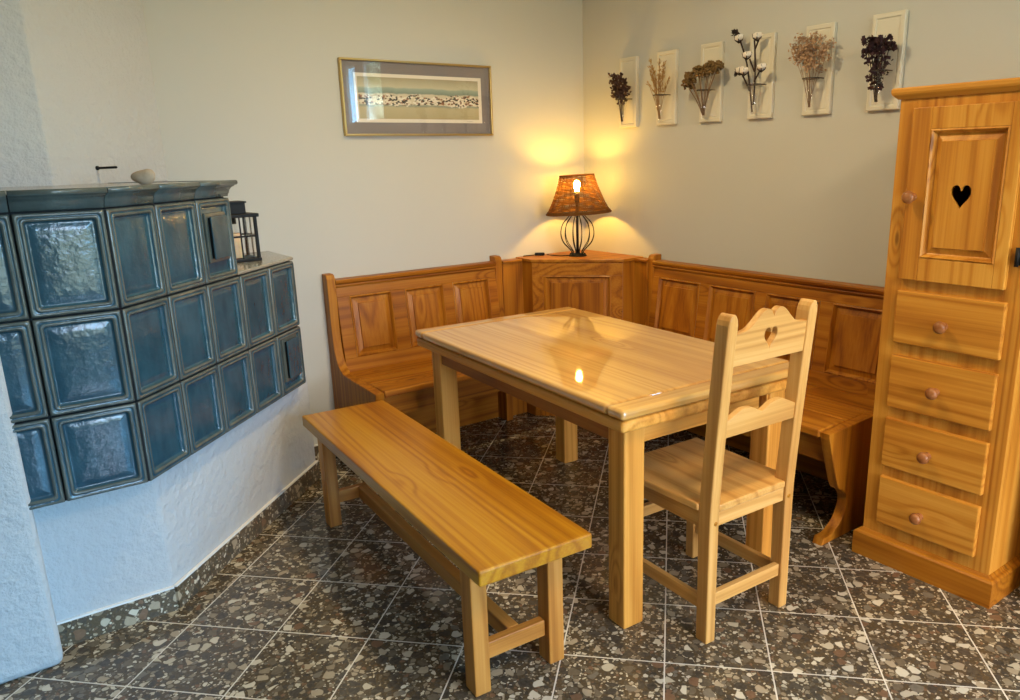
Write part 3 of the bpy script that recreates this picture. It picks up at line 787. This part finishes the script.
# ------------------------------------------------------------------ dining table
tab = thing('dining_table', 'pine dining table with polished top between the benches', 'table', (-1.1337, -1.3918, 0), -.0481)
hx, hy = .4086, .7004; BE = .075
mt_y = wood('table', 'y', .4, 1.0, .3, .03); mt_x = wood('table', 'x', .4, 1.0, .2, .03)
for m_ in (mt_y, mt_x):
    for n_ in m_.node_tree.nodes:
        if n_.type == 'BSDF_PRINCIPLED': n_.inputs['Coat IOR'].default_value = 1.8
bm = bmesh.new()
e = [-hx, -.245, -.09, .075, .23, hx]
box(bm, -hx, hx, -hy + BE + .0006, hy - BE - .0006, .718, .75)
top = obj('tabletop', bm, mt_y, tab, .012, segs=4)
for s_ in (-1, 1):
    a, c = sorted((s_ * hy, s_ * (hy - BE)))
    boxobj('breadboard_end', (-hx, hx, a, c, .718, .75), mt_x, tab, .012, segs=4)
boxobj('extension_leaf', (-hx + .004, hx - .004, -hy + .003, hy - .003, .678, .7155), wood('tableleg', 'y'), tab, .012, segs=4)
le, lw = .050, .0794
for sx in (-1, 1):
    for sy in (-1, 1):
        a, c = sorted((sx * (hx - le), sx * (hx - le - lw))); b0, b1 = sorted((sy * (hy - le), sy * (hy - le - lw)))
        boxobj('leg', (a, c, b0, b1, 0, .678), wood('tableleg', 'z'), tab, .005)
ix, iy = hx - le, hy - le
for sx in (-1, 1):
    a, c = sorted((sx * (ix - .008), sx * (ix - .030)))
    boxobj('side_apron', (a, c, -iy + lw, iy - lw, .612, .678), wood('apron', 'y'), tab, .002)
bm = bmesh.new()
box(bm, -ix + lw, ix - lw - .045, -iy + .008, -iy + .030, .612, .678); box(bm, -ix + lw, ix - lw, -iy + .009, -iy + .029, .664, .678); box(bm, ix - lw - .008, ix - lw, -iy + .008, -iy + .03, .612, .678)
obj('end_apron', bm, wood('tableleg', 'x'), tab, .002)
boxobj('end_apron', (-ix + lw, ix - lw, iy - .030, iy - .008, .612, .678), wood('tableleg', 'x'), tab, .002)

# ------------------------------------------------------------------ free bench
ben = thing('backless_bench', 'orange brown pine backless bench along the near side of the table', 'bench', (-1.8665, -1.356, 0), -.0568)
boxobj('seat', (-.181, .173, -.765, .752, .405, .45), wood('stool', 'y', .34, .2, 1.7), ben, .006, segs=3)
LX = .150
for sx in (-1, 1):
    for sy in (-1, 1):
        a, c = sorted((sx * LX - .004, sx * (LX - .056) - (.010 if sx < 0 else 0))); b0, b1 = sorted((sy * .657, sy * (.657 - .062)))
        boxobj('leg', (a, c, b0, b1, 0, .405), wood('stoolleg', 'z'), ben, .004)
for sy in (-1, 1):
    b0, b1 = sorted((sy * .640, sy * .612))
    boxobj('end_stretcher', (-LX + .046, LX - .060, b0, b1, .092, .144), wood('stoolleg', 'x'), ben, .003)
boxobj('long_stretcher', (-.018, .018, -.612, .612, .092, .144), wood('stoolleg', 'y'), ben, .003)

# ------------------------------------------------------------------ chair
ch = thing('dining_chair', 'light pine dining chair with a heart cut in its back, at the table end', 'chair', (-1.1945, -2.2454, 0), -.0454)
# local: x across, y forward is +y (towards table); back plane leans to -y
WCz = wood('chair', 'z'); WCx = wood('chair', 'x'); WCy = wood('chair', 'y')
def half(z): return .186 + .001 * z
def backy(z): return 0.0 if z < .40 else -.046 * ((z - .40) / .62) ** 1.25
for sx in (-1, 1):
    prof = [0, .2, .38, .45, .55, .68, .82, .95, 1.0]
    bm = bmesh.new(); rings = []
    lwd = .038
    for z in prof + [1.014, 1.025, 1.031]:
        dep = .046 if z < .5 else .048
        if z == .45 or z == .38: dep = .050
        yb = backy(z); xo = half(z) * sx; xi = xo - sx * lwd
        tr = {1.014: .003, 1.025: .009, 1.031: .015}.get(z, 0)
        rings.append([bm.verts.new(p) for p in ((xo - sx * tr, yb, z), (xo - sx * tr, yb + dep, z), (xi + sx * tr, yb + dep, z), (xi + sx * tr, yb, z))])
    for a, c in zip(rings, rings[1:]):
        for i in range(4): bm.faces.new((a[i], a[(i + 1) % 4], c[(i + 1) % 4], c[i]))
    bm.faces.new(rings[0][::-1]); bm.faces.new(rings[-1]); obj('rear_leg', bm, WCz, ch, .004)
    fx0, fx1 = sorted((sx * .190, sx * .152))
    boxobj('front_leg', (fx0, fx1, .400, .438, 0, .428), WCz, ch, .003)
    a, c = sorted((sx * .178, sx * .158)); boxobj('seat_rail', (a, c, .042, .400, .372, .428), WCy, ch, .002)
    a, c = sorted((sx * .178, sx * .160)); boxobj('side_stretcher', (a, c, .042, .400, .102, .145), WCy, ch, .002)
boxobj('seat_rail', (-.145, .145, .006, .028, .384, .428), WCx, ch, .002)
boxobj('seat_rail', (-.152, .152, .410, .430, .372, .428), WCx, ch, .002)
boxobj('back_stretcher', (-.146, .146, .008, .028, .118, .160), WCx, ch, .002)
boxobj('front_stretcher', (-.152, .152, .408, .428, .235, .275), WCx, ch, .002)
bm = bmesh.new(); prism(bm, [(-.146, .002), (.146, .002), (.146, .046), (.192, .048), (.206, .45), (-.206, .45), (-.192, .048), (-.146, .046)], .4285, .4525)
obj('seat', bm, wood('chair', 'y', .3), ch, .005)
def back_board(ol, holes, t_):
    return plate(ol, holes, t_, lambda u, v, w: (u, backy(v) + .016 - w, v), .002)
hw = half(.95) - .036
up = smooth_path([(hw, .972), (.105, .978), (.078, .995), (.050, 1.020), (.028, 1.029), (.010, 1.022), (0, 1.006)], 6)
ol = [(-hw, .878), (hw, .878)] + up + [(-x, z) for x, z in up[::-1][1:]]
rail = obj('top_rail', back_board(ol, [heart(-.004, .942, .054, .062)], .022), WCx, ch); rail['label'] = 'top rail with scalloped edge and heart cut-out'
hw2 = half(.7) - .036
up = smooth_path([(hw2, .712), (.112, .730), (.082, .741), (.045, .738), (.016, .724), (0, .717)], 6)
ol = [(-hw2, .663), (hw2, .663)] + up + [(-x, z) for x, z in up[::-1][1:]]
obj('middle_rail', back_board(ol, [], .020), WCx, ch)
for sx in (-1, 1):
    bm = bmesh.new(); lathe(bm, [(0, -.001), (.007, -.001), (.007, .002), (0, .0025)], 12, Matrix.Translation((sx * .163, .0005, .398)) @ Matrix.Rotation(pi / 2, 4, 'X')); obj('wood_peg', bm, wood('stool', 'z'), ch)

# ------------------------------------------------------------------ cabinet
KX, Y1, Y0 = -.5243, -2.1863, -2.6763
cab = thing('pine_cabinet', 'tall narrow pine cabinet with heart door and four drawers', 'cabinet', (0, (Y0 + Y1) / 2, 0))
hw = (Y1 - Y0) / 2; bx = KX + .0232; bw = hw - .0232
# local: x = world x, y = world y - centre (positive is left in the photo)
bm = bmesh.new()
box(bm, bx + .02, -.012, bw - .02, bw, .09, 1.606); box(bm, bx + .02, -.012, -bw, -bw + .02, .09, 1.606); box(bm, -.024, -.012, -bw + .02, bw - .02, .09, 1.606)
box(bm, bx + .02, -.024, -bw + .02, bw - .02, .09, .115); box(bm, bx + .02, -.024, -bw + .02, bw - .02, 1.01, 1.025); box(bm, bx + .02, -.024, -bw + .02, bw - .02, 1.585, 1.606)
obj('carcass', bm, wood('cabinet', 'z'), cab, .001)
bm = bmesh.new()
box(bm, bx, bx + .02, bw - .055, bw, .09, 1.606); box(bm, bx, bx + .02, -bw, -bw + .065, .09, 1.606)
for z0, z1 in ((.09, .153), (.325, .378), (.545, .592), (.768, .822), (.99, 1.042), (1.565, 1.606)): box(bm, bx, bx + .02, -bw + .065, bw - .055, z0, z1)
obj('face_frame', bm, wood('cabinet', 'z'), cab, .001)
bm = bmesh.new()
pp = [(0, .0), (0, .086), (.006, .092), (.014, .094), (.019, .101), (.0232, .103), (.0232, 0)]   # inset from plinth front, z
def ringxy(i): return [(-.012, hw - i), (KX + i, hw - i), (KX + i, -hw + i), (-.012, -hw + i)]
R_ = [[bm.verts.new((x, y, z)) for x, y in ringxy(i)] for i, z in pp]
for a, c in zip(R_, R_[1:]):
    for i in range(3): bm.faces.new((a[i], a[i + 1], c[i + 1], c[i]))
obj('plinth', bm, wood('bench', 'y'), cab)
bm = bmesh.new()
cpf = [(0, 1.6035), (.006, 1.6035), (.014, 1.611), (.020, 1.617), (.023, 1.624), (.023, 1.633), (.020, 1.638)]
R_ = [[bm.verts.new((x, y, z)) for x, y in ((-.012, bw + i), (bx - i, bw + i), (bx - i, -bw - i), (-.012, -bw - i))] for i, z in cpf]
for a, c in zip(R_, R_[1:]):
    for i in range(3): bm.faces.new((a[i], a[i + 1], c[i + 1], c[i]))
    bm.faces.new((a[3], a[0], c[0], c[3]))
bm.faces.new(R_[-1]); bm.faces.new(R_[0][::-1]); obj('cornice', bm, wood('cabinet', 'y'), cab)
YC = (Y0 + Y1) / 2
M_KNOB = wood('knob', 'x', .36, .12, 0.0)
def knob(parent, y, z, x):
    bm = bmesh.new()
    lathe(bm, [(.013, -.001), (.0125, .003), (.009, .009), (.009, .014), (.017, .020), (.0205, .028), (.019, .036), (.012, .0425), (0, .044)], 20, Matrix.Translation((x, y, z)) @ Matrix.Rotation(-pi / 2, 4, 'Y'))
    obj('knob', bm, M_KNOB, parent)
dxf = bx - .022
dy0, dy1 = -2.595 - YC, -2.266 - YC
for z0, z1, kz, kyy in ((.819, .997, .899, -2.434), (.590, .774, .679, -2.431), (.372, .549, .454, -2.426), (.153, .331, .231, -2.422)):
    d = boxobj('drawer', (dxf, bx - .0008, dy0 - .012, dy1, z0, z1), wood('cabinet', 'y'), cab, .004)
    knob(d, kyy - YC, kz, dxf)
# door with fielded panel and heart cut-out
pz0, pz1, py0, py1 = 1.108, 1.508, -2.560 - YC, -2.328 - YC
bm = bmesh.new()
for (a, c, z0, z1) in ((dy0, py0, 1.035, 1.574), (py1, dy1, 1.035, 1.574), (py0, py1, 1.035, pz0), (py0, py1, pz1, 1.574)): box(bm, dxf, bx - .0008, a, c, z0, z1)
door = obj('cabinet_door', bm, wood('cabinet', 'z'), cab, .002)
bm = bmesh.new()
prev = None
for ins, d in [(0, .0), (.005, -.003), (.010, .004), (.014, .012), (.017, .014), (.036, .0065), (.0375, .0015), (.0385, .0015)]:
    r = [bm.verts.new((dxf + d, y, z)) for y, z in ((py0 + ins, pz0 + ins), (py1 - ins, pz0 + ins), (py1 - ins, pz1 - ins), (py0 + ins, pz1 - ins))]
    if prev:
        for i in range(4): bm.faces.new((prev[i], prev[(i + 1) % 4], r[(i + 1) % 4], r[i]))
    prev = r
obj('panel_moulding', bm, wood('cabinet', 'z'), door)
ins = .0385
bm = plate([(py0 + ins, pz0 + ins), (py1 - ins, pz0 + ins), (py1 - ins, pz1 - ins), (py0 + ins, pz1 - ins)], [heart(-2.4385 - YC, 1.302, .062, .076)], .010, lambda u, v, w: (dxf + .0065 - w * 1.0, u, v), 0.0)
dp = obj('door_panel', bm, wood('cabinet', 'z'), door); dp['label'] = 'raised door panel with heart cut-out'
knob(door, -2.291 - YC, 1.301, dxf)
for z in (1.135, 1.47):
    bm = bmesh.new(); tube(bm, [(dxf + .004, dy0 - .025, z - .028), (dxf + .004, dy0 - .025, z + .028)], .006, 10); box(bm, dxf + .012, bx, dy0 - .040, dy0 - .022, z - .024, z + .024); obj('hinge', bm, M_BLACK, cab)

# ------------------------------------------------------------------ ceiling lamps
M_DIFF = emit('lamp_diffuser', (1.0, .80, .58), 6.0)
def ceiling_lamp(x, y, power, col, label, size=.22):
    r = thing('ceiling_lamp', label, 'ceiling lamp', (x, y, CZ), 0, 'ceiling lamps of the dining room')
    k_ = max(1.0, size / .25)
    bm = bmesh.new(); lathe(bm, [(0, -.0005), (.15 * k_, -.0005), (.15 * k_, -.03), (.135 * k_, -.034), (.13 * k_, -.03)], 28); obj('lamp_housing', bm, M_FRAMEW, r)
    bm = bmesh.new(); lathe(bm, [(.131 * k_, -.029), (.07 * k_, -.038), (0, -.040)], 28); obj('lamp_diffuser', bm, M_DIFF, r)
    l = bpy.data.lights.new('ceiling_light', 'AREA'); l.shape = 'DISK'; l.size = size; l.energy = power; l.color = col
    lo = bpy.data.objects.new('ceiling_light', l); COL.objects.link(lo); lo.location = (x, y, CZ - .045)
ceiling_lamp(-1.40, -1.45, 24, (1.0, .76, .40), 'round white ceiling lamp above the dining table', .14)
ceiling_lamp(-1.60, -3.6, 26, (1.0, .73, .44), 'round white ceiling lamp behind the camera', .5)

# ------------------------------------------------------------------ daylight
w = bpy.data.worlds.new('sky'); SC.world = w; w.use_nodes = True
nt = w.node_tree; nt.nodes.clear()
tc = nt.nodes.new('ShaderNodeTexCoord'); sp = nt.nodes.new('ShaderNodeSeparateXYZ'); nt.links.new(tc.outputs['Generated'], sp.inputs[0])
rp = nt.nodes.new('ShaderNodeValToRGB'); nt.links.new(sp.outputs[2], rp.inputs[0])
rp.color_ramp.elements[0].position = 0.0; rp.color_ramp.elements[0].color = (.16, .20, .16, 1)
rp.color_ramp.elements[1].position = .03; rp.color_ramp.elements[1].color = (.20, .58, 1.0, 1)
cl = nt.nodes.new('ShaderNodeMapRange'); nt.links.new(sp.outputs[0], cl.inputs[0]); cl.inputs[1].default_value = .26; cl.inputs[2].default_value = .0   # whiter sky added on one side so the chair gets neutral daylight
up_ = nt.nodes.new('ShaderNodeMapRange'); nt.links.new(sp.outputs[2], up_.inputs[0]); up_.inputs[1].default_value = .0; up_.inputs[2].default_value = .04
cm = nt.nodes.new('ShaderNodeMath'); cm.operation = 'MULTIPLY'; nt.links.new(cl.outputs[0], cm.inputs[0]); nt.links.new(up_.outputs[0], cm.inputs[1])
cloud = nt.nodes.new('ShaderNodeMix'); cloud.data_type = 'RGBA'; nt.links.new(cm.outputs[0], cloud.inputs[0]); nt.links.new(rp.outputs[0], cloud.inputs[6]); cloud.inputs[7].default_value = (.68, .645, .66, 1)  # blends the added white side over the blue sky
tn = nt.nodes.new('ShaderNodeTexNoise'); tn.inputs['Scale'].default_value = 38.0; tn.inputs['Detail'].default_value = 4.0; nt.links.new(tc.outputs['Generated'], tn.inputs['Vector'])
tr_ = nt.nodes.new('ShaderNodeValToRGB'); nt.links.new(tn.outputs[0], tr_.inputs[0])
tr_.color_ramp.elements[0].position = .40; tr_.color_ramp.elements[0].color = (.02, .04, .02, 1)
tr_.color_ramp.elements[1].position = .62; tr_.color_ramp.elements[1].color = (.20, .27, .24, 1)
edge = nt.nodes.new('ShaderNodeMapRange'); nt.links.new(sp.outputs[2], edge.inputs[0]); edge.inputs[1].default_value = .17; edge.inputs[2].default_value = .12
side = nt.nodes.new('ShaderNodeMapRange'); nt.links.new(sp.outputs[1], side.inputs[0]); side.inputs[1].default_value = -.925; side.inputs[2].default_value = -.905
mu = nt.nodes.new('ShaderNodeMath'); mu.operation = 'MULTIPLY'; nt.links.new(edge.outputs[0], mu.inputs[0]); nt.links.new(side.outputs[0], mu.inputs[1])
mxw = nt.nodes.new('ShaderNodeMix'); mxw.data_type = 'RGBA'; nt.links.new(mu.outputs[0], mxw.inputs[0]); nt.links.new(cloud.outputs[2], mxw.inputs[6]); nt.links.new(tr_.outputs[0], mxw.inputs[7])
bg = nt.nodes.new('ShaderNodeBackground'); bg.inputs[1].default_value = 22.0; nt.links.new(mxw.outputs[2], bg.inputs[0])
wo = nt.nodes.new('ShaderNodeOutputWorld'); nt.links.new(bg.outputs[0], wo.inputs[0])
def portal(name, loc, rot, sx, sy):
    l = bpy.data.lights.new(name, 'AREA'); l.shape = 'RECTANGLE'; l.size = sx; l.size_y = sy; l.cycles.is_portal = True
    o = bpy.data.objects.new(name, l); COL.objects.link(o); o.location = loc; o.rotation_euler = rot
a0, a1, z0, z1 = WBK[0]; portal('door_portal', ((a0 + a1) / 2, YB - .125, (z0 + z1) / 2), (pi / 2, 0, 0), a1 - a0, z1 - z0)
for q in (WB[0], (-3.95, -2.69, 1.80, 2.30)): portal('window_portal', (.125, (q[0] + q[1]) / 2, (q[2] + q[3]) / 2), (pi / 2, 0, pi / 2), q[1] - q[0], q[3] - q[2])

# ------------------------------------------------------------------ camera
F, yaw, pitch, roll = 765.7599, .9367251, .2555680, -.0240528
cam = bpy.data.cameras.new('camera'); co = bpy.data.objects.new('camera', cam); COL.objects.link(co)
fwd = Vector((cos(yaw) * cos(pitch), sin(yaw) * cos(pitch), -sin(pitch))); rg = Vector((sin(yaw), -cos(yaw), 0)); up = rg.cross(fwd)
r2 = rg * cos(roll) + up * sin(roll); u2 = -rg * sin(roll) + up * cos(roll)
co.matrix_world = Matrix(((r2.x, u2.x, -fwd.x, -2.96433), (r2.y, u2.y, -fwd.y, -3.59992), (r2.z, u2.z, -fwd.z, 1.446843), (0, 0, 0, 1)))
cam.sensor_fit = 'HORIZONTAL'; cam.sensor_width = 36; cam.lens = F / 1020 * 36
cam.shift_x = -35.454 / 1020; cam.shift_y = 8.889 / 1020; cam.clip_start = .05
SC.camera = co

SC.view_settings.view_transform = 'Standard'; SC.view_settings.look = 'None'; SC.view_settings.gamma = 1.0; SC.view_settings.exposure = 0.2
SC.view_settings.use_curve_mapping = False
SC.cycles.use_denoising = True
SC.cycles.max_bounces = 8; SC.cycles.diffuse_bounces = 5; SC.cycles.transparent_max_bounces = 12; SC.cycles.sample_clamp_indirect = 6.0
